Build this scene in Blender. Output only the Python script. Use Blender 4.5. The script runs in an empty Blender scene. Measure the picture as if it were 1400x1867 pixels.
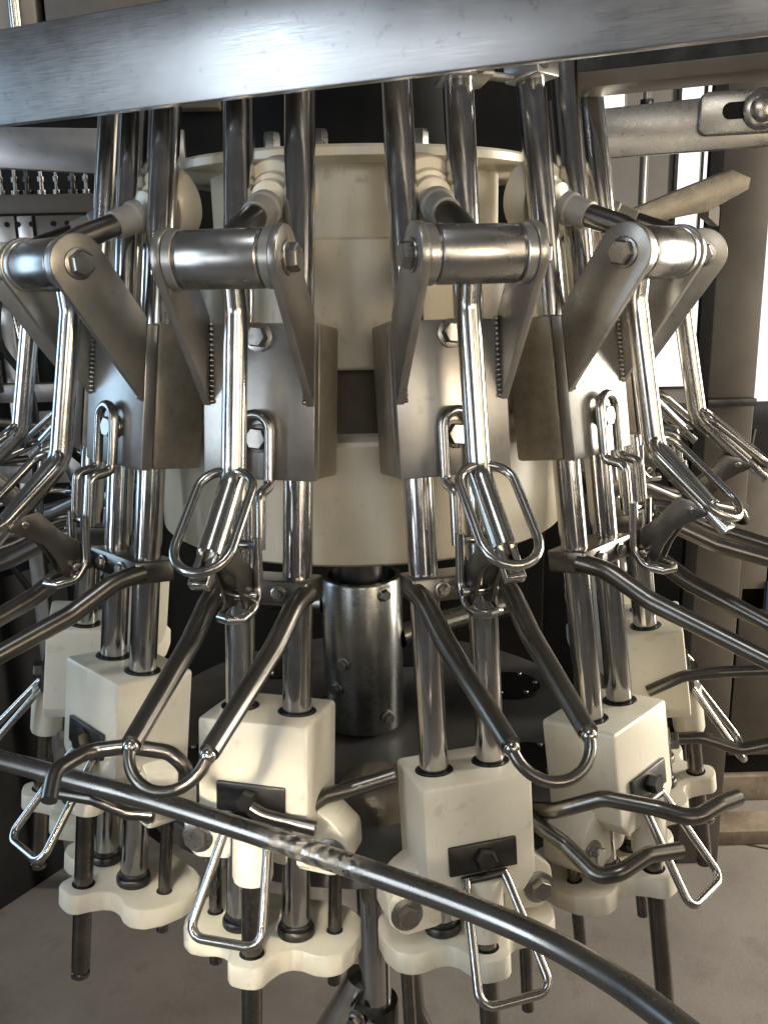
import bpy, bmesh, math, random
from mathutils import Vector, Matrix
random.seed(7)
S = 0.001                                   # everything below is written in millimetres
R = math.radians
scene = bpy.context.scene
col = scene.collection

# ------------------------------------------------------------------ camera
CAM = Vector((17.2346, -1228.4043, 0.0))
YAW, PITCH, ROLL, FPX = 0.0087, 0.2523, 0.021, 1672.4687
cd = bpy.data.cameras.new('camera'); cam = bpy.data.objects.new('camera', cd); col.objects.link(cam)
fwd = Vector((math.sin(YAW)*math.cos(PITCH), math.cos(YAW)*math.cos(PITCH), -math.sin(PITCH)))
rgt = Vector((math.cos(YAW), -math.sin(YAW), 0)); dwn = fwd.cross(rgt)
r2 = math.cos(ROLL)*rgt + math.sin(ROLL)*dwn; d2 = -math.sin(ROLL)*rgt + math.cos(ROLL)*dwn
m = Matrix((r2, -d2, -fwd)).transposed().to_4x4(); m.translation = CAM*S
cam.matrix_world = m
cd.sensor_fit = 'HORIZONTAL'; cd.sensor_width = 36; cd.lens = 36*FPX/1400
cd.clip_start = 0.01; cd.clip_end = 100
cd.dof.use_dof = False
scene.camera = cam

# ------------------------------------------------------------------ light
w = bpy.data.worlds.new('World'); scene.world = w; w.use_nodes = True
bg = w.node_tree.nodes['Background']; bg.inputs[0].default_value = (0.90, 0.90, 0.92, 1); bg.inputs[1].default_value = 0.095
scene.view_settings.view_transform = 'Standard'; scene.view_settings.look = 'None'
scene.view_settings.exposure = 0.0; scene.view_settings.gamma = 1
def area(name, az, el, dist, sx, sy, power, colr, target=(0, -250, -250), spread=180):
    """lamp at azimuth az (degrees, + to the right of the camera direction) seen from the target"""
    t = Vector(target)*S
    d = Vector((math.sin(R(az))*math.cos(R(el)), -math.cos(R(az))*math.cos(R(el)), math.sin(R(el))))
    l = bpy.data.lights.new(name, 'AREA'); l.shape = 'RECTANGLE'; l.size = sx; l.size_y = sy
    l.energy = power; l.color = colr; l.spread = R(spread)
    o = bpy.data.objects.new(name, l); col.objects.link(o)
    o.location = t + d*dist
    o.rotation_euler = (-d).to_track_quat('-Z', 'Y').to_euler()
    return o
area('doorway_light_cool', -56, 10, 2.6, 0.22, 1.6, 20, (0.74, 0.87, 1.0))
area('window_light_cool', -38, 6, 2.8, 0.7, 0.7, 6.0, (0.86, 0.93, 1.0))
area('side_light_cool', -104, 8, 2.6, 1.0, 1.2, 17, (0.52, 0.76, 1.0))
area('block_spot_warm', -8, 32, 2.4, 0.2, 0.2, 0.38, (1.0, 0.92, 0.76), (-135, -440, -560), 8.5)  # added narrow lamp, brightens one cream block and spares its neighbour
area('doorway_light_warm', 20, 8, 3.0, 0.16, 1.6, 5.0, (1.0, 0.88, 0.70))
area('yard_light_warm', 36, 4, 2.8, 0.9, 0.6, 1.15, (1.0, 0.82, 0.58), (0, -250, 60), 30)
area('yard_light_brown', 62, 16, 2.7, 0.9, 1.5, 10, (1.0, 0.87, 0.67))
area('yard_light_white', 104, 6, 2.6, 0.7, 1.6, 110, (1.0, 0.93, 0.80))
area('front_fill_light', 4, 10, 3.0, 1.4, 0.8, 0.6, (1.0, 0.94, 0.84), (-20, -250, 120), 26)  # added fill from the camera side to lift drum and carriages
area('roof_light', -12, 66, 3.2, 0.5, 0.5, 18, (0.92, 0.96, 1.0))

# ------------------------------------------------------------------ materials
def base_mat(name):
    mt = bpy.data.materials.new(name); mt.use_nodes = True
    nt = mt.node_tree; return mt, nt, nt.nodes['Principled BSDF']
def N(nt, t, **kw):
    n = nt.nodes.new(t)
    for k, v in kw.items(): setattr(n, k, v)
    return n
def metal(name, c1, c2, rough, rvar=0.08, scale=(40, 40, 6), nscale=6.0, bump=0.02, blotch=0.5, brush=220.0, met=1.0):
    mt, nt, p = base_mat(name); L = nt.links.new
    p.inputs['Metallic'].default_value = met
    tc = N(nt, 'ShaderNodeTexCoord'); oi = N(nt, 'ShaderNodeObjectInfo')
    add = N(nt, 'ShaderNodeVectorMath', operation='ADD'); L(tc.outputs['Object'], add.inputs[0])
    sc = N(nt, 'ShaderNodeVectorMath', operation='SCALE'); sc.inputs['Scale'].default_value = 7.0
    cmb = N(nt, 'ShaderNodeCombineXYZ'); [L(oi.outputs['Random'], cmb.inputs[i]) for i in range(3)]
    L(cmb.outputs[0], sc.inputs[0]); L(sc.outputs[0], add.inputs[1])
    n1 = N(nt, 'ShaderNodeTexNoise'); n1.inputs['Scale'].default_value = nscale*4; n1.inputs['Detail'].default_value = 6; n1.inputs['Roughness'].default_value = .65
    L(add.outputs[0], n1.inputs['Vector'])
    mp = N(nt, 'ShaderNodeMapping'); mp.inputs['Scale'].default_value = scale; L(add.outputs[0], mp.inputs[0])
    n2 = N(nt, 'ShaderNodeTexNoise'); n2.inputs['Scale'].default_value = brush/10; n2.inputs['Detail'].default_value = 3
    L(mp.outputs[0], n2.inputs['Vector'])
    rp = N(nt, 'ShaderNodeValToRGB'); rp.color_ramp.elements[0].position = .5-.25*blotch-.05; rp.color_ramp.elements[1].position = .5+.25*blotch
    rp.color_ramp.elements[0].color = (*c1, 1); rp.color_ramp.elements[1].color = (*c2, 1)
    L(n1.outputs['Fac'], rp.inputs[0])
    tone = N(nt, 'ShaderNodeMapRange'); tone.inputs['To Min'].default_value = .84; tone.inputs['To Max'].default_value = 1.12
    L(oi.outputs['Random'], tone.inputs['Value'])
    n3 = N(nt, 'ShaderNodeTexNoise'); n3.inputs['Scale'].default_value = 95; n3.inputs['Detail'].default_value = 3; L(add.outputs[0], n3.inputs['Vector'])
    sp = N(nt, 'ShaderNodeMapRange'); sp.inputs['From Min'].default_value = .64; sp.inputs['From Max'].default_value = .74
    sp.inputs['To Min'].default_value = 1.0; sp.inputs['To Max'].default_value = .8; L(n3.outputs['Fac'], sp.inputs['Value'])
    tm = N(nt, 'ShaderNodeMath', operation='MULTIPLY'); L(tone.outputs[0], tm.inputs[0]); L(sp.outputs[0], tm.inputs[1])
    vm = N(nt, 'ShaderNodeVectorMath', operation='SCALE'); L(rp.outputs[0], vm.inputs[0]); L(tm.outputs[0], vm.inputs['Scale'])
    L(vm.outputs[0], p.inputs['Base Color'])
    mr = N(nt, 'ShaderNodeMapRange'); mr.inputs['From Min'].default_value = .3; mr.inputs['From Max'].default_value = .7
    mr.inputs['To Min'].default_value = max(.02, rough-rvar); mr.inputs['To Max'].default_value = rough+rvar
    mx = N(nt, 'ShaderNodeMath', operation='ADD'); hf = N(nt, 'ShaderNodeMath', operation='MULTIPLY'); hf.inputs[1].default_value = .5
    L(n1.outputs['Fac'], mx.inputs[0]); L(n2.outputs['Fac'], mx.inputs[1]); L(mx.outputs[0], hf.inputs[0]); L(hf.outputs[0], mr.inputs['Value'])
    L(mr.outputs[0], p.inputs['Roughness'])
    bp = N(nt, 'ShaderNodeBump'); bp.inputs['Strength'].default_value = bump; bp.inputs['Distance'].default_value = .002
    L(n2.outputs['Fac'], bp.inputs['Height']); L(bp.outputs[0], p.inputs['Normal'])
    return mt
def plain(name, c1, c2, rough, nscale=8.0, bump=0.05, sss=0.0, blotch=.6, fine=300.0):
    mt, nt, p = base_mat(name); L = nt.links.new
    tc = N(nt, 'ShaderNodeTexCoord')
    n1 = N(nt, 'ShaderNodeTexNoise'); n1.inputs['Scale'].default_value = nscale; n1.inputs['Detail'].default_value = 8; n1.inputs['Roughness'].default_value = .6
    L(tc.outputs['Object'], n1.inputs['Vector'])
    rp = N(nt, 'ShaderNodeValToRGB'); rp.color_ramp.elements[0].position = .5-.25*blotch; rp.color_ramp.elements[1].position = .5+.25*blotch
    rp.color_ramp.elements[0].color = (*c1, 1); rp.color_ramp.elements[1].color = (*c2, 1)
    L(n1.outputs['Fac'], rp.inputs[0]); L(rp.outputs[0], p.inputs['Base Color'])
    p.inputs['Roughness'].default_value = rough
    n2 = N(nt, 'ShaderNodeTexNoise'); n2.inputs['Scale'].default_value = fine; n2.inputs['Detail'].default_value = 4; L(tc.outputs['Object'], n2.inputs['Vector'])
    bp = N(nt, 'ShaderNodeBump'); bp.inputs['Strength'].default_value = bump; bp.inputs['Distance'].default_value = .002
    L(n2.outputs['Fac'], bp.inputs['Height']); L(bp.outputs[0], p.inputs['Normal'])
    if 'plastic' in name:                      # knife nicks, scuffs and small stains
        oi = N(nt, 'ShaderNodeObjectInfo'); cmb = N(nt, 'ShaderNodeCombineXYZ'); [L(oi.outputs['Random'], cmb.inputs[k]) for k in range(3)]
        ad = N(nt, 'ShaderNodeVectorMath', operation='ADD'); L(tc.outputs['Object'], ad.inputs[0]); L(cmb.outputs[0], ad.inputs[1])
        fac = None
        for scl, rot_, lo, hi in (((420, 14, 30), (0, .5, .6), .66, .72), ((16, 380, 40), (.4, 0, -.5), .67, .73), ((60, 60, 60), (0, 0, 0), .66, .76), ((9, 9, 9), (0, 0, 0), .60, .85)):
            mp = N(nt, 'ShaderNodeMapping'); mp.inputs['Scale'].default_value = scl; mp.inputs['Rotation'].default_value = rot_; L(ad.outputs[0], mp.inputs[0])
            nn = N(nt, 'ShaderNodeTexNoise'); nn.inputs['Scale'].default_value = 1; nn.inputs['Detail'].default_value = 3; L(mp.outputs[0], nn.inputs['Vector'])
            mg = N(nt, 'ShaderNodeMapRange'); mg.inputs['From Min'].default_value = lo; mg.inputs['From Max'].default_value = hi; L(nn.outputs['Fac'], mg.inputs['Value'])
            if fac is None: fac = mg.outputs[0]
            else:
                mxx = N(nt, 'ShaderNodeMath', operation='MAXIMUM'); L(fac, mxx.inputs[0]); L(mg.outputs[0], mxx.inputs[1]); fac = mxx.outputs[0]
        ml = N(nt, 'ShaderNodeMath', operation='MULTIPLY'); L(fac, ml.inputs[0]); ml.inputs[1].default_value = .26
        mxc = N(nt, 'ShaderNodeMix', data_type='RGBA'); L(ml.outputs[0], mxc.inputs[0]); L(rp.outputs[0], mxc.inputs[6]); mxc.inputs[7].default_value = (.30, .24, .15, 1)
        L(mxc.outputs[2], p.inputs['Base Color'])
        mr = N(nt, 'ShaderNodeMapRange'); mr.inputs['To Min'].default_value = rough-.06; mr.inputs['To Max'].default_value = rough+.2; L(fac, mr.inputs['Value']); L(mr.outputs[0], p.inputs['Roughness'])
    if 'floor' in name:                        # stains and patches of wear
        nn = N(nt, 'ShaderNodeTexNoise'); nn.inputs['Scale'].default_value = 11; nn.inputs['Detail'].default_value = 9; nn.inputs['Roughness'].default_value = .7; L(tc.outputs['Object'], nn.inputs['Vector'])
        mg = N(nt, 'ShaderNodeMapRange'); mg.inputs['From Min'].default_value = .52; mg.inputs['From Max'].default_value = .72; mg.inputs['To Max'].default_value = .65; L(nn.outputs['Fac'], mg.inputs['Value'])
        mxc = N(nt, 'ShaderNodeMix', data_type='RGBA'); L(mg.outputs[0], mxc.inputs[0]); L(rp.outputs[0], mxc.inputs[6]); mxc.inputs[7].default_value = (.10, .085, .072, 1)
        L(mxc.outputs[2], p.inputs['Base Color'])
    if 'black' in name: p.inputs['Specular IOR Level'].default_value = .12
    if sss:
        p.inputs['Subsurface Weight'].default_value = sss; p.inputs['Subsurface Radius'].default_value = (.01, .008, .005)
    return mt
def glow(name, c, s):
    mt, nt, p = base_mat(name)
    p.inputs['Base Color'].default_value = (.5, .5, .5, 1)
    p.inputs['Emission Color'].default_value = (*c, 1); p.inputs['Emission Strength'].default_value = s
    return mt
M = {
 'rod':    metal('polished_rod', (.45, .435, .415), (.63, .615, .60), .17, .08, (60, 60, 3), 5, .01, .7),
 'arm':    metal('polished_arm', (.46, .44, .41), (.63, .615, .59), .20, .07, (60, 60, 3), 6, .01, .7),
 'satin':  metal('satin_plate', (.35, .335, .31), (.47, .455, .435), .33, .07, (90, 5, 5), 5, .015, .8, met=.80),
 'cheek':  metal('cheek_steel', (.27, .25, .22), (.40, .38, .345), .32, .07, (6, 40, 40), 7, .012, 1.0, met=.74),
 'cast':   metal('rough_plate', (.24, .21, .165), (.40, .355, .285), .44, .08, (20, 20, 20), 16, .14, .9, met=.62),
 'roller': metal('turned_roller', (.36, .345, .325), (.46, .445, .425), .29, .05, (5, 5, 5), 4, .0, .8),
 'fork':   metal('dull_bar', (.13, .12, .105), (.235, .22, .20), .30, .02, (12, 12, 12), 4, .0, 1.4, brush=60),
 'rail':   metal('worn_rail', (.19, .175, .155), (.32, .305, .285), .28, .02, (12, 12, 12), 4, .0, 1.4, brush=60),
 'wire':   metal('bright_wire', (.34, .325, .30), (.46, .445, .42), .24, .03, (12, 12, 12), 3, .0, .7),
 'bolt':   metal('bolt_steel', (.28, .265, .24), (.42, .40, .375), .30, .06, (20, 20, 20), 8, .01, .8),
 'dark':   metal('dark_steel', (.055, .053, .05), (.12, .115, .11), .38, .08, (20, 20, 20), 10, .03, .9),
 'column': metal('column_steel', (.24, .24, .235), (.30, .30, .29), .26, .04, (5, 5, 120), 3, .01, .4),
 'beam':   metal('beam_steel', (.37, .36, .355), (.49, .48, .475), .34, .09, (2, 40, 70), 2.2, .012, 1.0),
 'pin':    metal('dark_pin', (.11, .10, .09), (.21, .19, .17), .26, .06, (30, 30, 4), 8, .02, .8),
 'white':  plain('cream_plastic', (.66, .61, .49), (.74, .69, .58), .42, 9, .05, .10),
 'drum':   plain('drum_plastic', (.60, .54, .42), (.70, .65, .53), .36, 7, .05, .06),
 'rubber': plain('black_rubber', (.010, .010, .010), (.02, .02, .02), .45, 20, .05),
 'greyp':  plain('grey_collar', (.20, .19, .175), (.28, .27, .25), .5, 20, .05),
 'black':  plain('black_paint', (.008, .008, .008), (.018, .017, .016), .6, 6, .05),
 'disc':   plain('disc_paint', (.045, .044, .042), (.085, .082, .078), .42, 9, .08),
 'floor':  plain('concrete_floor', (.145, .128, .112), (.25, .222, .197), .60, 5.5, .25, 0, .9, 160),
 'tan':    plain('tan_sheet', (.075, .062, .047), (.135, .113, .088), .45, 5, .08),
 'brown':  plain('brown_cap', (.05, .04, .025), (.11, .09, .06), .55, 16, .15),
 'pale':   plain('pale_wall', (.22, .20, .175), (.30, .275, .245), .6, 3, .05),
 'timber': plain('worn_timber', (.13, .09, .06), (.30, .24, .17), .7, 14, .2),
 'blue':   plain('blue_paint', (.05, .09, .20), (.07, .12, .26), .5, 10, .05),
 'glow':   glow('daylight_pane', (.96, .97, 1.0), 1.05),
}

def rail_wear(mt, centre, size):
    nt = mt.node_tree; L = nt.links.new; p = nt.nodes['Principled BSDF']
    tc = N(nt, 'ShaderNodeTexCoord'); ds = N(nt, 'ShaderNodeVectorMath', operation='DISTANCE'); ds.inputs[1].default_value = Vector(centre)*S
    L(tc.outputs['Object'], ds.inputs[0])
    nn = N(nt, 'ShaderNodeTexNoise'); nn.inputs['Scale'].default_value = 170; nn.inputs['Detail'].default_value = 5; L(tc.outputs['Object'], nn.inputs['Vector'])
    a = N(nt, 'ShaderNodeMapRange'); a.inputs['From Min'].default_value = size*S; a.inputs['From Max'].default_value = size*.3*S; L(ds.outputs['Value'], a.inputs['Value'])
    b = N(nt, 'ShaderNodeMapRange'); b.inputs['From Min'].default_value = .45; b.inputs['From Max'].default_value = .56; L(nn.outputs['Fac'], b.inputs['Value'])
    c = N(nt, 'ShaderNodeMath', operation='MULTIPLY'); L(a.outputs[0], c.inputs[0]); L(b.outputs[0], c.inputs[1])
    for sock, val in (('Base Color', (.27, .235, .18, 1)), ('Metallic', .1), ('Roughness', .7)):
        i_ = p.inputs[sock]; old = i_.links[0].from_socket if i_.links else None
        mx = N(nt, 'ShaderNodeMix', data_type='RGBA' if sock == 'Base Color' else 'FLOAT'); L(c.outputs[0], mx.inputs[0])
        A, B, O = (6, 7, 2) if sock == 'Base Color' else (2, 3, 0)
        if old: L(old, mx.inputs[A])
        else: mx.inputs[A].default_value = i_.default_value
        mx.inputs[B].default_value = val; L(mx.outputs[O], i_)
rail_wear(M['rail'], (-40, -530, -480), 62)

# ------------------------------------------------------------------ mesh helpers (u across, v outwards, w up  ->  local -u, v, w)
FLIP = True
def V(p): return Vector((-p[0], p[1], p[2]))*S if FLIP else Vector(p)*S
def new(): return bmesh.new()
def frame_for(d):
    d = d.normalized(); a = Vector((0, 0, 1)) if abs(d.z) < .9 else Vector((1, 0, 0))
    x = d.cross(a).normalized(); return x, d.cross(x).normalized()
def fillet(pts, r, n=6, closed=False):
    pts = [Vector(p) for p in pts]; out = []; m_ = len(pts)
    for i, p in enumerate(pts):
        if not closed and i in (0, m_-1): out.append(p); continue
        a = pts[i-1]; b = pts[(i+1) % m_]
        da = a-p; db = b-p; la, lb = da.length, db.length; da.normalize(); db.normalize()
        ang = da.angle(db)
        if ang > math.pi-.02: out.append(p); continue
        t = min(r/math.tan(ang/2), .48*la, .48*lb); rr = t*math.tan(ang/2)
        bis = (da+db).normalized(); c = p+bis*(rr/math.sin(ang/2))
        s0 = p+da*t-c; s1 = p+db*t-c; tot = s0.angle(s1)
        for k in range(n+1):
            f = k/n; out.append(c+(s0*math.sin((1-f)*tot)+s1*math.sin(f*tot))/math.sin(tot))
    return out
def tube(bm, pts, r, seg=14, closed=False, raw=False):
    P = [V(p) for p in pts] if not raw else [Vector(p) for p in pts]
    rs = r if isinstance(r, (list, tuple)) else [r]*len(P)
    n = len(P); rings = []; x = None
    for i in range(n):
        if closed: d = (P[(i+1) % n]-P[i-1])
        else: d = P[min(i+1, n-1)]-P[max(i-1, 0)]
        d.normalize()
        if x is None: x, y = frame_for(d)
        else:
            x = (x-d*x.dot(d)).normalized(); y = d.cross(x)
        rings.append([bm.verts.new(P[i]+(x*math.cos(2*math.pi*k/seg)+y*math.sin(2*math.pi*k/seg))*rs[i]*S) for k in range(seg)])
    for i in range(n if closed else n-1):
        a, b = rings[i], rings[(i+1) % n]
        off = 0
        if closed and i == n-1:
            off = min(range(seg), key=lambda o: (a[0].co-b[o].co).length)
        for k in range(seg):
            bm.faces.new((a[k], a[(k+1) % seg], b[(k+1+off) % seg], b[(k+off) % seg]))
    if not closed:
        bm.faces.new(rings[0][::-1]); bm.faces.new(rings[-1])
def rev(bm, p0, axis, prof, seg=24):
    """lathe: prof = [(distance along axis, radius)]"""
    P0 = V(p0); d = (V(axis)).normalized(); x, y = frame_for(d); rings = []
    for t, r in prof:
        rings.append([bm.verts.new(P0+d*t*S+(x*math.cos(2*math.pi*k/seg)+y*math.sin(2*math.pi*k/seg))*max(r, .05)*S) for k in range(seg)])
    for a, b in zip(rings, rings[1:]):
        for k in range(seg): bm.faces.new((a[k], a[(k+1) % seg], b[(k+1) % seg], b[k]))
    bm.faces.new(rings[0][::-1]); bm.faces.new(rings[-1])
def cyl(bm, p0, p1, r, seg=24, b=1.0):
    L = (Vector(p1)-Vector(p0)).length; ax = Vector(p1)-Vector(p0)
    b = min(b, L*.3, r*.5)
    rev(bm, p0, ax, [(0, r-b), (b*.3, r-b*.3), (b, r), (L-b, r), (L-b*.3, r-b*.3), (L, r-b)], seg)
def box(bm, lo, hi, bev=1.5):
    vs = [bm.verts.new(V((x, y, z))) for x in (lo[0], hi[0]) for y in (lo[1], hi[1]) for z in (lo[2], hi[2])]
    fs = [(0, 1, 3, 2), (4, 6, 7, 5), (0, 4, 5, 1), (2, 3, 7, 6), (0, 2, 6, 4), (1, 5, 7, 3)]
    nf = [bm.faces.new([vs[i] for i in f]) for f in fs]
    if bev: bevel(bm, {e for f in nf for e in f.edges}, bev)
def bevel(bm, edges, b, seg=2):
    bmesh.ops.recalc_face_normals(bm, faces=bm.faces[:])
    bmesh.ops.bevel(bm, geom=list(edges), offset=b*S, segments=seg, affect='EDGES', profile=.5, clamp_overlap=True)
def prism(bm, poly, conv, a, b, bev=1.0):
    """poly: 2-D outline; conv(x, y, t) -> point; extruded from t=a to t=b"""
    A = [bm.verts.new(V(conv(x, y, a))) for x, y in poly]; B = [bm.verts.new(V(conv(x, y, b))) for x, y in poly]
    n = len(poly); fs = [bm.faces.new(A[::-1]), bm.faces.new(B)]
    for i in range(n): bm.faces.new((A[i], A[(i+1) % n], B[(i+1) % n], B[i]))
    if bev: bevel(bm, set(fs[0].edges) | set(fs[1].edges), bev)
def round2(poly, r, n=5):
    return [(p.x, p.y) for p in fillet([(x, y, 0) for x, y in poly], r, n, True)]
def hexbolt(bm, p, axis, r, h, washer=None, rot=0.3):
    P = Vector(p); ax = Vector(axis).normalized(); x, y = frame_for(ax); t0 = 0
    if washer:
        cyl(bm, P, P+ax*2.2, washer, 20, .6); t0 = 2.2
    pr = []
    for t, f in ((t0, 1), (t0+h*.75, 1), (t0+h, .86)):
        pr.append([bm.verts.new(V(P+ax*t+(x*math.cos(rot+k*math.pi/3)+y*math.sin(rot+k*math.pi/3))*r*f)) for k in range(6)])
    for a, b in zip(pr, pr[1:]):
        for k in range(6): bm.faces.new((a[k], a[(k+1) % 6], b[(k+1) % 6], b[k]))
    bm.faces.new(pr[0][::-1]); bm.faces.new(pr[-1])
def ball(bm, p, r, seg=12):
    rev(bm, Vector(p)-Vector((0, 0, r)), (0, 0, 1), [(r-r*math.cos(a), r*math.sin(a)) for a in [math.pi*i/8 for i in range(9)]], seg)

# ------------------------------------------------------------------ objects
def part(name, bm, mat, parent=None, angle=38):
    bmesh.ops.recalc_face_normals(bm, faces=bm.faces[:])
    for f in bm.faces: f.smooth = True
    me = bpy.data.meshes.new(name); bm.to_mesh(me); bm.free()
    me.set_sharp_from_angle(angle=R(angle)); me.materials.append(M[mat])
    o = bpy.data.objects.new(name, me); col.objects.link(o); o.parent = parent
    return o
def tag(o, label, cat, group=None):
    o['label'] = label; o['category'] = cat
    if group: o['group'] = group
    return o
def thing(name, label, cat, group=None, mw=None):
    o = bpy.data.objects.new(name, None); col.objects.link(o); o.empty_display_size = .03
    if mw is not None: o.matrix_world = mw
    return tag(o, label, cat, group)
def struct(o): o['kind'] = 'structure'; return o
def copy_tree(o, parent=None):
    c = o.copy(); col.objects.link(c)
    if parent: c.parent = parent
    for ch in o.children: copy_tree(ch, c)
    return c

# station frames
R0, T = 316.4253, math.atan(0.145)
def station(k, dw=0.0):
    a = math.pi/6*(k-2.5)
    rad = Vector((math.sin(a), -math.cos(a), 0)); tan = Vector((math.cos(a), math.sin(a), 0)); Z = Vector((0, 0, 1))
    v = math.cos(T)*rad+math.sin(T)*Z; ww = -math.sin(T)*rad+math.cos(T)*Z
    mm = Matrix((-tan, v, ww)).transposed().to_4x4(); mm.translation = (R0*rad+ww*dw)*S
    return mm
STN = [2, 3, 1, 4, 0, 5, -1, 6]
WHERE = {2: 'left of the two stations facing the camera', 3: 'right of the two stations facing the camera',
         1: 'first station left of the facing pair', 4: 'first station right of the facing pair',
         0: 'station cut by the left picture edge', 5: 'second station right of the facing pair',
         -1: 'rearmost station on the left', 6: 'rearmost station on the right'}
def spread(make, name, text, cat, group, offs=None, only=None):
    first = None; res = {}
    for k in (only or STN):
        lab = text.format(WHERE[k])
        mw = station(k, (offs or {}).get(k, 0))
        if first is None:
            first = thing(name, lab, cat, group, mw); make(first); o = first
        else:
            o = copy_tree(first); o.matrix_world = mw; o['label'] = lab
        res[k] = o
    return res

# ------------------------------------------------------------------ the setting
FLIP = False
bm = new(); box(bm, (-4000, -2600, -1300), (4000, 4200, -1262), 0); struct(part('ground', bm, 'black'))
def jl(x): return 671+(x-573)*JS                                   # line of the joint
JS = -0.424
for k_, (lo, hi) in enumerate(((-2600, None), (None, 4200))):
    yl = [lo if lo else jl(-4000)+4, lo if lo else jl(4000)+4]; yh = [hi if hi else jl(-4000)-4, hi if hi else jl(4000)-4]
    bm = new(); prism(bm, [(-4000, yl[0]), (4000, yl[1]), (4000, yh[1]), (-4000, yh[0])], lambda x, y, z: (x, y, z), -1290, -1250, 2); struct(part('floor', bm, 'floor'))
bm = new(); box(bm, (-4000, 4200, -1250), (4000, 4300, 3000), 0); struct(part('back_wall', bm, 'pale'))

FLIP = True
# ------------------------------------------------------------------ stations
def make_guides(t):
    for s in (-1, 1):
        bm = new(); cyl(bm, (31*s, 0, -690), (31*s, 0, 225), 15, 28, 1.5); part('guide_rod', bm, 'rod', t)
        bm = new(); rev(bm, (31*s, 0, -672.5), (0, 0, 1), [(0, 18.5), (2, 19.5), (7, 19.5), (9, 18.5), (9, 16.5), (13, 16.5), (14, 15.5)], 28); part('collar', bm, 'dark', t)  # collar's dark steel paints in the shade below the slide block
    half = [(0, 70), (12, 69), (19, 63), (22, 50), (28, 36), (36, 28), (48, 27), (62, 31), (76, 30), (88, 20), (95, 0), (95, -25), (88, -50), (70, -66), (51, -71)]
    poly = half+[(-x, y) for x, y in half[::-1] if x > 0]
    bm = new(); prism(bm, round2(poly, 14, 4), lambda x, y, z: (x, y, z), -697, -673, 3); part('foot_plate', bm, 'white', t)
    for p in ((0, 45), (68, -17), (-68, -17)):
        bm = new(); r = 12.5 if p[0] == 0 else 8.5
        rev(bm, (p[0], p[1], -673.2), (0, 0, 1), [(0, r-3), (.9, r-2), (.9, r), (0, r+.5)], 20)
        part('bushing', bm, 'rubber', t)
spread(make_guides, 'rod_station', 'two guide rods on cream foot plate, {}', 'guide rods', 'guide rod pairs round the drum')

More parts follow.
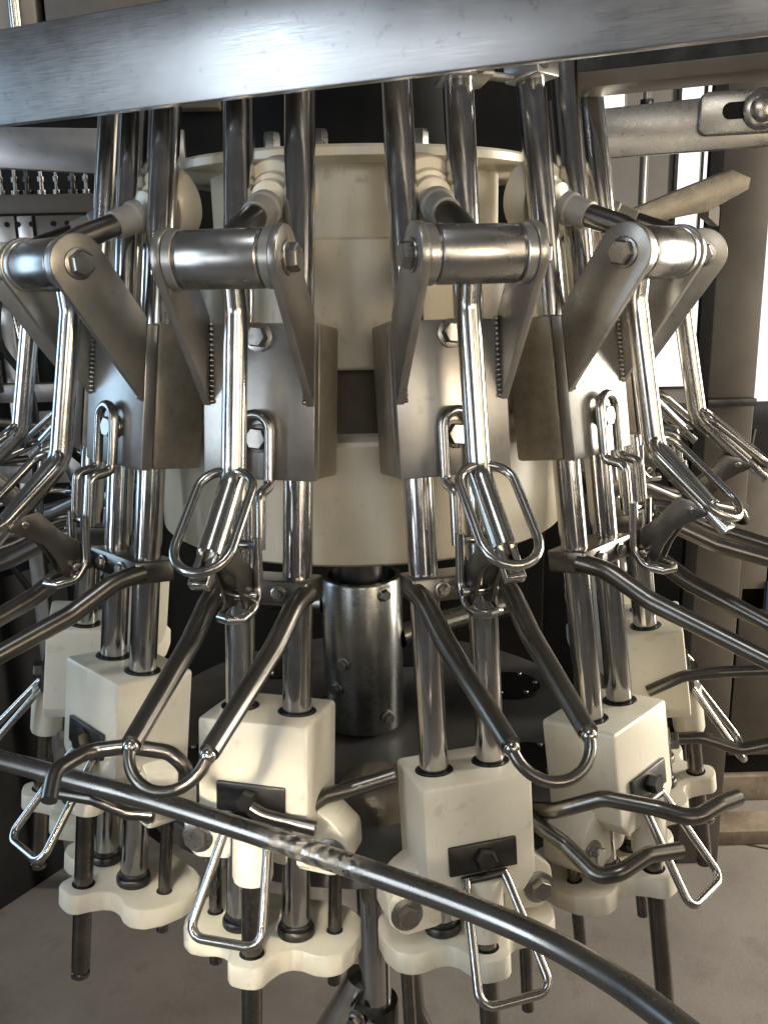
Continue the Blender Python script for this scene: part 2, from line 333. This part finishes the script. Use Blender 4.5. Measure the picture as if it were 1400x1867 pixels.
CU, CW = 103, 2          # roller axis (v, w)
def make_carriage(t):
    bm = new(); box(bm, (-58, -45, -194), (58, 14.5, -44), 4); part('housing', bm, 'cast', t)
    bm = new(); box(bm, (-57, 15, -195), (57, 28, -46), 1.5); part('front_plate', bm, 'satin', t)
    # cheeks: a rounded end round the roller axis running down to a point on the front plate
    pts = [(28.3, -124), (28.3, -40)]
    rc = 28.0
    def tang(px, py, side):
        dx, dy = CU-px, CW-py; d = math.hypot(dx, dy); a = math.atan2(dy, dx); b = math.asin(rc/d)
        L = math.sqrt(d*d-rc*rc); an = a+side*b; return (px+L*math.cos(an), py+L*math.sin(an))
    t1 = tang(28.3, -40, 1); t2 = tang(28.3, -124, -1)
    a1 = math.atan2(t1[1]-CW, t1[0]-CU); a2 = math.atan2(t2[1]-CW, t2[0]-CU)
    while a2 > a1: a2 -= 2*math.pi
    arc = [(CU+rc*math.cos(a1+(a2-a1)*i/20), CW+rc*math.sin(a1+(a2-a1)*i/20)) for i in range(21)]
    poly = pts+arc
    for s in (-1, 1):
        bm = new(); prism(bm, poly, lambda x, y, z: (z, x, y), 49*s, 57*s, 1); ck = part('cheek_plate', bm, 'cheek', t)
        bm = new(); hexbolt(bm, (57*s, CU, CW), (s, 0, 0), 12.5, 9, 15); part('bolt', bm, 'bolt', ck)
        bm = new()
        for i in range(16):
            ball(bm, (47.5*s, 29.2, -120+i*4.9), 2.6, 8)
        part('weld_bead', bm, 'bolt', ck)['kind'] = 'stuff'
    bm = new(); rev(bm, (-37.5, CU, CW), (1, 0, 0), [(0, 23.5), (1.5, 25.3), (2, 25.5), (73, 25.5), (73.5, 25.3), (75, 23.5)], 40); part('roller', bm, 'roller', t)
    for s in (-1, 1):
        bm = new(); rev(bm, (37.6*s, CU, CW), (s, 0, 0), [(0, 22), (2.2, 22), (2.2, 25), (3, 26), (10.6, 26), (11.2, 25)], 36); part('bushing', bm, 'satin', t)
    # lower arm
    path = fillet([(0, 86, -14), (0, 80, -40), (0, 87, -190), (0, 139, -252)], 34, 8)
    bm = new(); tube(bm, path, 11.4, 20); arm = part('lower_arm', bm, 'arm', t)
    d = (Vector((0, 139, -252))-Vector((0, 87, -190))).normalized(); n = Vector((0, -d.z, d.y))
    if n.y < 0: n = -n
    e = Vector((0, 139, -252))
    bm = new()
    U = [(-8.8, -6), (-8.8, 32), (8.8, 32), (8.8, -6), (2.2, -6), (2.2, 25), (-2.2, 25), (-2.2, -6)]   # slotted flat end
    prism(bm, U, lambda x, y, z: tuple(e+Vector((x, 0, 0))+d*y+n*z), -5.5, 5.5, .8)
    part('slotted_end', bm, 'arm', arm)
    bm = new(); hw = 26; loop = []
    d3 = (d*.97+n*.06).normalized(); o0 = Vector((0, 87, -190))+n*9-d*4
    for i in range(13): a = math.pi*i/12; loop.append(o0+d3*(86)+Vector((hw*math.cos(a), 0, 0))+d3*hw*math.sin(a))
    for i in range(13): a = math.pi*i/12; loop.append(o0+d3*(22)-Vector((hw*math.cos(a), 0, 0))-d3*hw*.8*math.sin(a))
    tube(bm, loop, 4.4, 10, True); part('oval_ring', bm, 'wire', arm)
    # upper arm to the cam follower in the drum groove
    bm = new(); tube(bm, [(0, 94, 16), (0, 71, 33), (0, 22, 58)], 12, 18); ua = part('upper_arm', bm, 'fork', t)
    ax = Vector((0, -74, 37)).normalized()
    bm = new(); rev(bm, (0, 36, 50.5), ax, [(0, 13), (.5, 14.5), (22, 15.5), (24, 17.5), (32, 17.5), (33, 16)], 24); part('grey_collar', bm, 'greyp', ua)
    bm = new(); rev(bm, (0, 2, 72), Vector((0, -.93, .36)), [(0, 14), (2, 19), (12, 20), (13, 24), (20, 26), (21, 35), (24, 37), (46, 37), (49, 34)], 32); part('follower_wheel', bm, 'drum', ua)
    for wz, wr in ((-59, 10.5), (-155, 11.5)):
        bm = new(); hexbolt(bm, (1, 28.2, wz), (0, 1, 0), wr, 9, 14, .1); part('bolt', bm, 'bolt', t)
spread(make_carriage, 'roller_carriage', 'steel roller carriage with bent arm, {}', 'carriage', 'roller carriages round the drum')

def make_link(t):
    a = [(14, 35, -205), (14, 35, -150)]
    pts = [(15, 60, -258), (15, 60, -206), (15, 37, -200), (15, 37, -147)]
    top = [(15*math.cos(math.pi*i/10), 37, -147+15*math.sin(math.pi*i/10)) for i in range(1, 10)]
    pts2 = [(-x, y, z) for x, y, z in pts[::-1]]
    bm = new(); p1 = fillet(pts, 9, 5)+[Vector(p) for p in top]+fillet(pts2, 9, 5)
    tube(bm, p1, 5.2, 12); part('wire_loop', bm, 'wire', t)
    bm = new(); cyl(bm, (-17, 60, -254), (17, 60, -254), 4.4, 12, .8); part('cross_pin', bm, 'wire', t)
spread(make_link, 'hanger_link', 'bent wire link below plate bolt, {}', 'link', 'wire links on the carriages')

def make_hook(t):
    pts = [(14, 66, -246), (14, 62, -296), (13, 72, -314), (11, 92, -318)]
    p1 = fillet(pts, 16, 6); p2 = [Vector((-p.x, p.y, p.z)) for p in p1[::-1]]
    bm = new(); tube(bm, p1+[Vector((0, 98, -318))]+p2, 4.6, 10); part('hook_wire', bm, 'wire', t)
    bm = new(); cyl(bm, (-18, 74, -300), (18, 74, -300), 4.6, 12, .8); part('cross_pin', bm, 'wire', t)
    # crescent lever plate the hook carries
    poly = round2([(60, -312), (66, -276), (90, -262), (114, -240), (134, -246), (148, -258), (128, -265), (108, -275), (94, -292), (84, -311)], 5, 3)
    for s in (-1, 1):
        bm = new(); prism(bm, poly, lambda x, y, z: (z, x, y), 7*s, 11*s, .7); part('crescent_plate', bm, 'fork', t)
    bm = new(); cyl(bm, (-13, 128, -253), (13, 128, -253), 4, 12, .8); part('rivet', bm, 'wire', t)
spread(make_hook, 'hook_lever', 'wire hook with crescent lever plate, {}', 'hook', 'hook levers below the carriages')

def make_fork(t):
    poly = round2([(-50, 24), (50, 24), (50, -24), (-50, -24)], 4, 3)
    bm = new(); prism(bm, poly, lambda x, y, z: (x, y, z), -318, -294, 2); cl = part('clamp_block', bm, 'fork', t)
    bm = new(); hexbolt(bm, (20, 24.2, -306), (0, 1, 0), 6, 4, 8); part('bolt', bm, 'bolt', cl)
    bm = new(); hexbolt(bm, (-20, 24.2, -306), (0, 1, 0), 6, 4, 8); part('bolt', bm, 'bolt', cl)
    for s in (-1, 1):
        path = fillet([(46*s, 14, -306), (44*s, 44, -312), (41*s, 92, -343), (34*s, 214, -396)], 70, 7)
        bm = new(); tube(bm, path, [10.0]*(len(path)-1)+[8.5], 16); lg = part('fork_leg', bm, 'fork', t)
        bm = new(); ball(bm, (33.6*s, 216, -398), 7.0); part('weld_ball', bm, 'wire', lg)
    pts = [(33.5*math.cos(math.pi*q/16), 216+19*math.sin(math.pi*q/16), -397-27*math.sin(math.pi*q/16)) for q in range(17)]
    bm = new(); tube(bm, pts, 5.0, 12); part('end_loop', bm, 'fork', t)
spread(make_fork, 'spreader_fork', 'two legged looped steel fork, {}', 'fork', 'spreader forks on the guide rods')

TOP = {1: -421, 2: -432, 3: -498, 4: -490, 5: -447, 6: -440, 0: -425, -1: -430}
def make_block(t):
    # body: a block with its lower corners cut away
    poly = round2([(-58, 0), (58, 0), (58, -106), (44, -124), (-44, -124), (-58, -106)], 5, 3)
    bm = new(); prism(bm, poly, lambda x, y, z: (x, z, y), -48, 45, 4); part('block_body', bm, 'white', t)
    bm = new(); rev(bm, (0, 42, -100), (0, 0, -1), [(0, 20), (58, 20.5), (63, 19), (65, 16)], 28); part('snout', bm, 'white', t)
    for s in (-1, 1):
        bm = new(); rev(bm, (31*s, 0, -.4), (0, 0, 1), [(0, 15), (1.2, 15.2), (1.6, 17), (1.2, 19.5), (0, 20.2)], 28); part('rod_seal', bm, 'rubber', t)
        ear = round2([(2*s, -100), (50*s, -92), (71*s, -105), (90*s, -122), (92*s, -149), (77*s, -166), (52*s, -164), (2*s, -160)], 13, 4)
        bm = new(); prism(bm, ear, lambda x, y, z: (x, z, y), -40, 14, 5); er = part('side_ear', bm, 'white', t)
        bm = new(); hexbolt(bm, (73*s, 14.2, -141), (0, 1, 0), 12, 10, 17, .5); part('bolt', bm, 'bolt', er)
        bm = new(); rev(bm, (68*s, -17, -150), (0, 0, -1), [(0, 7), (150, 7), (151, 6)], 14); part('side_pin', bm, 'pin', t)
    bm = new(); box(bm, (-36, 45.3, -92), (36, 50, -62), 1.5); pl = part('face_plate', bm, 'dark', t)
    bm = new(); hexbolt(bm, (0, 50.2, -77), (0, 1, 0), 11.5, 11, None, .2); part('bolt', bm, 'dark', pl)
    bm = new(); rev(bm, (0, 45, -150), (0, 0, -1), [(0, 10.5), (205, 10.5), (206, 9), (210, 9), (211, 10.5), (216, 10.5), (218, 8)], 18); part('centre_pin', bm, 'pin', t)
blk = spread(make_block, 'slide_block', 'cream slide block with dark plate, {}', 'block', 'cream slide blocks on the rods', TOP)

def make_handle(t):
    pts = fillet([(-20, 50, -96), (-22, 56, -104), (-37, 112, -190), (37, 112, -190), (22, 56, -104), (20, 50, -96)], 13, 6)
    bm = new(); tube(bm, pts, 4.6, 12); part('wire_bail', bm, 'wire', t)
    bm = new(); cyl(bm, (-24, 50.5, -97), (24, 50.5, -97), 4.2, 12, .6); part('hinge_pin', bm, 'dark', t)
hd = spread(make_handle, 'wire_handle', 'trapezoid wire handle under block, {}', 'handle', 'wire handles on the slide blocks', TOP)
SW = {1: 3, 2: -1, 3: 2, 4: -2, 0: 5, 5: -4, -1: 2, 6: 4}
for k, o in hd.items():                                            # each hangs at its own angle on its hinge
    h = Vector((0, 50.5, -97))*S
    o.matrix_world = station(k, TOP[k]) @ Matrix.Translation(h) @ Matrix.Rotation(R(SW[k]), 4, 'X') @ Matrix.Rotation(R(SW[k]*.6), 4, 'Y') @ Matrix.Translation(-h)

# bent bars beside the lower blocks, each with its own bend
def bent(k, pts, r, fr, label, balls=()):
    t = thing('bent_bar', label, 'bar', 'bent bars between the lower blocks', station(k))
    bm = new(); tube(bm, fillet(pts, fr, 7), r, 16); b = part('bar', bm, 'fork', t)
    for p in balls:
        bm = new(); ball(bm, p, 5.5); part('weld_ball', bm, 'wire', b)
bent(4, [(-122, -30, -566), (-128, 10, -555), (-110, 60, -535), (-91, 110, -542), (-77, 140, -552), (-48, 152, -546), (-21, 160, -548)], 8.5, 30, 'dark wavy bar crossing the block right of the facing pair', [(-62, 148, -556)])
bent(3, [(50, -30, -560), (69, 0, -567), (98, 30, -589), (114, 70, -609), (133, 80, -603), (167, 75, -593), (208, 70, -598)], 8.5, 22, 'dark elbow bar with its free end below the wavy bar')
bent(2, [(125, -40, -505), (83, -20, -517), (60, 0, -519), (44, 30, -527), (34, 44, -540)], 8, 18, 'grey curved bar behind the foreground rail beside the round cap')
bent(2, [(8, 66, -510), (21, 66, -516), (72, 62, -524)], 7, 12, 'short straight bar end just above the foreground rail')
bent(1, [(150, 165, -478), (130, 150, -461), (116, 110, -457), (140, 80, -451), (165, 50, -456), (179, 40, -469), (165, 30, -494)], 7.5, 24, 'dark bar arching over the rail at the lower left')
bent(1, [(20, 104, -536), (76, 80, -530), (108, 58, -540), (126, 40, -540)], 7, 14, 'blue lit bar just below the rail at the lower left')

bent(5, [(-60, -5, -525), (-58, 39, -507), (-56, 82, -505), (-50, 152, -508)], 7.5, 30, 'tube running right from behind the block to the picture edge')
bent(5, [(-60, 1, -592), (-55, 55, -594), (-50, 100, -615), (-40, 141, -612)], 8, 30, 'dark wavy bar at the right edge above the floor timbers')
# ------------------------------------------------------------------ the drum and what carries it
FLIP = False
dr = thing('cam_drum', 'cream plastic cam drum with a deep groove behind the rods', 'drum')
bm = new(); rev(bm, (0, 0, -311), (0, 0, 1), [(0, 262), (4, 268), (135, 268), (139, 263)], 96); part('lower_ring', bm, 'drum', dr)
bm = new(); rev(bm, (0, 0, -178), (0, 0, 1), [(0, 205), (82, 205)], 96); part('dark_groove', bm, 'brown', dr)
bm = new(); rev(bm, (0, 0, -98), (0, 0, 1), [(0, 232), (3, 235), (135, 235), (138, 232)], 96); part('middle_ring', bm, 'drum', dr)
bm = new(); rev(bm, (0, 0, 38), (0, 0, 1), [(0, 180), (82, 180)], 96); part('groove_core', bm, 'drum', dr)
bm = new(); rev(bm, (0, 0, 118), (0, 0, 1), [(0, 232), (2, 236), (10, 236), (13, 233)], 96); part('top_flange', bm, 'drum', dr)
for i in range(24):
    a = 2*math.pi*i/24+.1
    if i not in (16, 17, 19, 20): continue
    bm = new(); hexbolt(bm, (205*math.cos(a), 205*math.sin(a), 131), (0, 0, 1), 9, 16, 13); part('flange_bolt', bm, 'bolt', dr)
bm = new(); rev(bm, (0, 0, 131.2), (0, 0, 1), [(0, 150), (300, 150)], 48); tag(part('upper_housing', bm, 'black'), 'black round housing above the cream drum', 'housing')

cl = thing('centre_column', 'round steel column under the cream drum', 'column')
bm = new(); rev(bm, (-6, 0, -632), (0, 0, 1), [(0, 50), (4, 56), (222, 58), (226, 56), (226, 48), (200, 46)], 48); part('column_tube', bm, 'column', cl)
bm = new(); rev(bm, (-6, 0, -425), (0, 0, 1), [(0, 30), (110, 30)], 32); part('inner_shaft', bm, 'dark', cl)
for az, z in ((-28, -520), (32, -420), (34, -604), (-40, -560)):
    a = R(az); p = (-6+57*math.sin(a), -57*math.cos(a), z)
    bm = new(); hexbolt(bm, p, (math.sin(a), -math.cos(a), 0), 8, 7, 10); part('screw', bm, 'bolt', cl)
for a, b, r in (((-60, 0, -448), (-230, 60, -452), 16), ((48, 0, -500), (220, 70, -478), 19), ((-55, -10, -600), (-200, -30, -616), 13)):
    bm = new(); tube(bm, [a, b], r, 18); part('cross_tube', bm, 'column', cl)

bs = thing('base_disc', 'dark round base disc below the drum', 'disc')
bm = new(); rev(bm, (0, 0, -665), (0, 0, 1), [(0, 338), (2, 342), (27, 342), (30, 339)], 96); part('disc_plate', bm, 'disc', bs)
for a_, rr in ((26, 248), (75, 248), (-30, 248), (205, 248), (125, 248)):
    a = R(a_); c = (rr*math.cos(a), rr*math.sin(a), -634.6)
    bm = new(); rev(bm, c, (0, 0, 1), [(0, 48), (3, 47), (3, 44)], 40); cv = part('round_cover', bm, 'black', bs)
    for j in range(6):
        b = j*math.pi/3
        bm = new(); hexbolt(bm, (c[0]+39*math.cos(b), c[1]+39*math.sin(b), -631.5), (0, 0, 1), 4, 4); part('cover_bolt', bm, 'bolt', cv)
bm = new(); rev(bm, (11, -215, -634.8), (0, 0, 1), [(0, 50), (22, 49), (32, 44), (40, 30), (43, 8)], 40); tag(part('bearing_cap', bm, 'brown'), 'dull brown domed cap on the disc between the facing blocks', 'cap')

lg = thing('support_post', 'steel post with clamp standing under the base disc', 'post')
bm = new(); cyl(bm, (3, -318, -1250), (3, -318, -666), 19, 28); part('post_tube', bm, 'rod', lg)
bm = new(); cyl(bm, (3, -318, -832), (3, -318, -868), 27, 28, 2); cp = part('post_clamp', bm, 'dark', lg)
bm = new(); hexbolt(bm, (-4, -345, -852), (-.4, -1, .1), 11, 10, 14); part('bolt', bm, 'bolt', cp)
bm = new(); hexbolt(bm, (-18, -340, -838), (-.7, -1, 0), 8, 10, 11); part('bolt', bm, 'bolt', cp)
bm = new(); tube(bm, [(-14, -318, -800), (-30, -312, -838), (-210, -205, -1240)], 17, 20); part('strut', bm, 'rod', lg)
lg2 = thing('prop_stand', 'dark bent prop running down right of the support post', 'leg')
bm = new(); tube(bm, fillet([(42, -330, -690), (52, -330, -840), (76, -330, -900), (120, -300, -1240)], 60), 9, 14); part('prop_tube', bm, 'fork', lg2)
bm = new(); rev(bm, (120, -300, -1249), (0, 0, 1), [(0, 22), (6, 22), (9, 10)], 20); part('foot_pad', bm, 'dark', lg2)

# ------------------------------------------------------------------ foreground rail and overhead steel
rl = thing('guard_rail', 'long dark round rail curving across the foreground', 'rail')
pts = [(-470, -330, -480), (-384, -362, -480), (-283, -408, -481), (-191, -451, -482), (-30, -539, -484), (101, -622, -482), (166, -684, -478), (214, -762, -470), (250, -850, -458)]
def catmull(P, n=6):
    P = [Vector(p) for p in P]; out = []
    for i in range(len(P)-1):
        p0 = P[max(i-1, 0)]; p1 = P[i]; p2 = P[i+1]; p3 = P[min(i+2, len(P)-1)]
        for j in range(n):
            t = j/n; out.append(.5*((2*p1)+(p2-p0)*t+(2*p0-5*p1+4*p2-p3)*t*t+(3*p1-p0-3*p2+p3)*t**3))
    return out+[P[-1]]
bm = new(); tube(bm, catmull(pts), 10.2, 24); part('rail_tube', bm, 'rail', rl)
def slab(bm, a, b, z0, z1, th, bev=2):
    a = Vector((*a, 0)); b = Vector((*b, 0)); d = (b-a).normalized(); n = Vector((-d.y, d.x, 0))
    P = [a, b, b+n*th, a+n*th]
    prism(bm, [(p.x, p.y) for p in P], lambda x, y, z: (x, y, z), z0, z1, bev)
ob = thing('overhead_beam', 'wide flat steel beam across the top of the picture', 'beam')
d_ = Vector((301+366, -522+196)).normalized()
a_ = Vector((-366, -196))-d_*250; b_ = Vector((301, -522))+d_*150
L_ = (b_-a_).length; ang_ = math.atan2(d_.y, d_.x)
ob.matrix_world = Matrix.Translation(Vector((a_.x, a_.y, 160))*S) @ Matrix.Rotation(ang_, 4, 'Z')
bm = new(); box(bm, (0, 0, 0), (L_, 12, 90), 2); part('beam_web', bm, 'beam', ob)
bm = new(); box(bm, (0, 12.3, 55), (L_, 80, 62), 1); part('beam_rib', bm, 'beam', ob)

# second beam behind the first, at the upper right: two flanges, web coloured dark for the unlit inside
sb = thing('channel_beam', 'narrow tan channel beam below the overhead beam at upper right', 'beam')
d2_ = Vector((414-220, -248+156)).normalized(); n2_ = Vector((-d2_.y, d2_.x)); a2 = Vector((220, -156)); b2 = a2+d2_*600
bm = new(); slab(bm, a2, b2, 190, 206, 60, 1.5); part('lower_flange', bm, 'tan', sb)
bm = new(); slab(bm, a2+n2_*40, b2+n2_*40, 206.3, 244, 10, 1); part('web', bm, 'dark', sb)
bm = new(); slab(bm, a2+n2_*4-d2_*20, b2+n2_*4, 244.3, 256, 56, 1.5); part('upper_flange', bm, 'tan', sb)

# clamps on the tops of the guide rods right of centre
FLIP = True
for k, u0, u1, lab in ((4, -52, -14, 'bright clamp on the leaning rod under the overhead beam'), (3, 12, 60, 'flat pale clamp on the rod just left of the bright clamp')):
    t = thing('rod_clamp', lab, 'clamp', None, station(k))
    bm = new(); box(bm, (u0, -17, 188 if k == 4 else 180), (u1, 24, 208 if k == 4 else 186), 2); bd = part('clamp_body', bm, 'satin', t)
    bm = new(); hexbolt(bm, ((u0+u1)/2+(9 if k == 3 else -9), 24.3, 198 if k == 4 else 183), (0, 1, 0), 3.6 if k == 3 else 6, 4); part('bolt', bm, 'bolt', t)
t = thing('tie_strap', 'short pale strap joining the two rod clamps under the beam', 'strap')
FLIP = False
bm = new(); slab(bm, (118, -268), (190, -222), 186.5, 192, 16, 1); part('strap_bar', bm, 'satin', t)

# ---- right background
def xz(bm, poly, y0, y1, bev=2):
    prism(bm, poly, lambda x, y, z: (x, z, y), y0, y1, bev)
fb = thing('slotted_bar', 'flat grey bar with a slot and round bolt at upper right', 'bar')
bm = new(); xz(bm, [(300, 149), (560, 162), (900, 178), (900, 258), (560, 234), (300, 212)], 118, 130); part('bar_plate', bm, 'roller', fb)
bm = new(); xz(bm, round2([(470, 176), (640, 182), (640, 240), (470, 232)], 12, 4), 108, 117.5); bp_ = part('pad_plate', bm, 'roller', fb)
bm = new(); xz(bm, round2([(500, 196), (580, 200), (580, 222), (500, 218)], 10.5, 6), 106.5, 108.2, .3); part('slot', bm, 'black', bp_)  # raised black piece paints the dark inside of the slot
bm = new(); rev(bm, (553, 106, 209), (0, -1, 0), [(0, 27), (3, 27), (4, 25), (5, 18), (12, 18), (14, 14)], 32); part('round_bolt', bm, 'wire', bp_)
gb = thing('guide_plate', 'tan curved guide plate rising below the slotted bar', 'plate')
bm = new(); xz(bm, [(340, 62), (369, 76), (462, 111), (531, 136), (559, 124), (557, 109), (503, 80), (450, 71), (400, 60)], 140, 190, 3); part('plate', bm, 'cast', gb)

bm = new(); slab(bm, (520, 190.5), (648, 498), 74, 108, 14, 2); part('bracket_arm', bm, 'tan', gb)
ps = thing('upright_post', 'tall dull tan steel post at the right picture edge', 'post')
bm = new(); box(bm, (650, 500, -1250), (740, 570, 420), 3); part('post_tube', bm, 'tan', ps)
bm = new(); box(bm, (640, 470, -250), (732, 499.5, -236), 1); part('post_band', bm, 'dark', ps)
bm = new(); box(bm, (640, 470, -460), (732, 499.5, -440), 1); part('post_band', bm, 'tan', ps)
fr = thing('thin_upright', 'thin dark upright left of the tan post', 'upright')
bm = new(); box(bm, (694, 690, -1250), (716, 712, 420), 1.5); part('upright_bar', bm, 'dark', fr)
cb = thing('low_cabinet', 'tan low cabinet with dark openings behind the right forks', 'cabinet')
bm = new(); box(bm, (380, 760, -1250), (1300, 1100, -330), 3); part('cabinet_body', bm, 'black', cb)
for x0, x1, z0, z1 in ((770, 900, -760, -430), (906, 1100, -700, -430), (770, 840, -1130, -766), (845, 1100, -1130, -706)):
    bm = new(); box(bm, (x0, 740, z0), (x1, 759.5, z1), 2); part('panel', bm, 'tan', cb)
bm = new(); box(bm, (560, 736, -1250), (1300, 759, -1185), 2); part('plinth', bm, 'timber', cb)
bm = new(); box(bm, (900, 733, -760), (960, 739.5, -690), 1); tag(part('blue_tag', bm, 'blue'), 'small blue plate on the cabinet at the right edge', 'plate')
bm = new(); box(bm, (540, 560, -1250), (1300, 640, -1215), 3); tag(part('floor_timber', bm, 'timber'), 'worn timber baulk on the floor at the right edge', 'timber')
pw = thing('partition_wall', 'pale partition wall with bright windows behind the right stations', 'wall')
bm = new(); box(bm, (560, 2200, -1250), (2600, 2260, 1500), 2); part('wall_panel', bm, 'pale', pw)
for x0, x1, z0, z1 in ((800, 905, 530, 700), (1105, 1178, 120, 720), (1195, 1245, 120, 720), (1000, 1290, -420, -20), (1430, 1600, -520, 420)):
    bm = new(); box(bm, (x0-12, 2180, z0-12), (x1+12, 2199.5, z1+12), 2); wf = part('window_frame', bm, 'dark', pw)
    bm = new(); box(bm, (x0, 2174, z0), (x1, 2179.6, z1), 0); part('window_pane', bm, 'glow', wf)

# ---- rear and left background
rc = thing('rear_dark_backdrop', 'black backdrop added to darken the space behind the drum', 'cabinet')
bm = new(); box(bm, (-1400, 620, -1250), (370, 1200, 900), 4); part('cabinet_body', bm, 'black', rc)  # black box added so the space behind the drum reads as shaded
sk = thing('black_skirt', 'black machine skirt on the floor at the lower left', 'skirt')
bm = new(); slab(bm, (-1200, -260), (-640, 619), -1250, -560, 8, 2); part('skirt_plate', bm, 'black', sk)
lb = thing('rear_bar', 'flat grey bar behind the rods at the upper left', 'bar')
bm = new(); xz(bm, [(-900, 166), (-494, 157), (-340, 146), (-240, 140), (-240, 204), (-494, 212), (-900, 216)], 150, 162); part('bar_plate', bm, 'beam', lb)
tr = thing('tan_ledge', 'tan ledge with drilled plates behind the left rods', 'ledge')
bm = new(); box(bm, (-900, 420, 115), (-300, 470, 146), 2); part('ledge_bar', bm, 'tan', tr)
for i, (x0, x1, mt) in enumerate(((-640, -590, 'satin'), (-586, -560, 'satin'), (-554, -470, 'tan'), (-466, -380, 'tan'))):
    bm = new(); box(bm, (x0, 424, 40), (x1, 440, 112), 1.5); pp = part('drilled_plate', bm, mt, tr)
    for hx in ((x0+x1)/2-12, (x0+x1)/2+12):
        bm = new(); cyl(bm, (hx, 423.6, 98), (hx, 421.5, 98), 4.5, 14, .3); part('hole_dark_disc', bm, 'black', pp)  # thin black disc drawn for the shade inside a drilled hole
ORD = 'first second third fourth fifth sixth seventh eighth ninth tenth eleventh'.split()
for i in range(11):
    x = -640+i*25+random.uniform(-5, 5); r = random.uniform(4, 8)
    t = thing('valve_fitting', ('dark' if i % 3 == 0 else 'bright')+' fitting standing on the tan ledge, '+ORD[i]+' from the left end', 'fitting', 'fittings in a row on the tan ledge')
    bm = new(); rev(bm, (x, 446, 146.3), (0, 0, 1), [(0, r+3), (8, r+3), (8, r*.7), (22, r*.7), (22, r+1), (30, r+1), (30, r*.6), (62, r*.6)], 14); part('stem', bm, 'bolt' if i % 3 else 'dark', t)

# neighbouring machinery at the left, behind the carousel
FLIP = False
mf = thing('machine_frame', 'grey frame of another machine behind the left stations', 'machine')
for x in (-860, -760, -655, -560):
    bm = new(); box(bm, (x, 470, -1250), (x+26, 500, 40), 2); part('upright', bm, 'satin', mf)
for z in (-40, -210, -360):
    bm = new(); box(bm, (-1100, 440, z), (-470, 469.5, z+34), 2); part('cross_bar', bm, 'satin' if z != -210 else 'beam', mf)
for x, z0, z1 in ((-735, -170, -60), (-620, -330, -225), (-840, -330, -90)):
    bm = new(); box(bm, (x, 425, z0), (x+64, 439.5, z1), 2); pp = part('cover_plate', bm, 'pale', mf)
    bm = new(); hexbolt(bm, (x+12, 424.8, z1-12), (0, -1, 0), 6, 4, 8); part('bolt', bm, 'bolt', pp)
    bm = new(); hexbolt(bm, (x+52, 424.8, z0+12), (0, -1, 0), 6, 4, 8); part('bolt', bm, 'bolt', pp)
for i in range(9):
    x = -800+i*38+random.uniform(-8, 8); z = random.uniform(-60, -20); l = random.uniform(120, 260)
    bm = new(); cyl(bm, (x, 405, z), (x+random.uniform(-20, 20), 400, z-l), random.uniform(4, 9), 12); part('push_rod', bm, 'rod' if i % 2 else 'pin', mf)
for i in range(6):
    z = -250-i*46; y = 330+i*14
    bm = new(); tube(bm, fillet([(-1000, y, z), (-700, y-20, z+random.uniform(-30, 40)), (-560, y+30, z+random.uniform(-40, 60)), (-430, y+10, z-30)], 60), random.uniform(5, 9), 12)
    part('bent_pipe', bm, 'arm' if i % 2 else 'fork', mf)
for i, x in enumerate((-700, -610)):
    bm = new(); tube(bm, catmull([(x, 410, 30), (x-20, 395, -90), (x+30, 390, -200), (x+10, 400, -420), (x+60, 420, -560)]), 6, 10); part('hose', bm, 'rubber', mf)
# pipes and a hose at the right
rp_ = thing('wall_pipe', 'thin steel pipe with clips on the right wall behind the forks', 'pipe')
bm = new(); cyl(bm, (905, 1900, -1250), (905, 1900, 900), 14, 16); part('pipe_tube', bm, 'satin', rp_)
for z in (-300, 150, 500):
    bm = new(); cyl(bm, (905, 1900, z), (905, 1900, z+24), 22, 16); part('pipe_clip', bm, 'dark', rp_)
hs = thing('black_hose', 'black hose looping in front of the low tan cabinet', 'hose')
bm = new(); tube(bm, catmull([(640, 690, -330), (660, 670, -480), (735, 660, -560), (790, 670, -470), (820, 690, -330)]), 8, 12); part('hose_tube', bm, 'rubber', hs)

up = thing('backboard', 'tan panel with a pipe glimpsed above the overhead beam at upper left', 'panel')
bm = new(); box(bm, (-1300, 560, 300), (-560, 600, 900), 3); part('panel_sheet', bm, 'pale', up)
bm = new(); box(bm, (-545, 560, 300), (-250, 600, 900), 3); part('panel_sheet', bm, 'tan', up)
bm = new(); cyl(bm, (-590, 540, 300), (-590, 540, 900), 11, 16); part('panel_pipe', bm, 'wire', up)
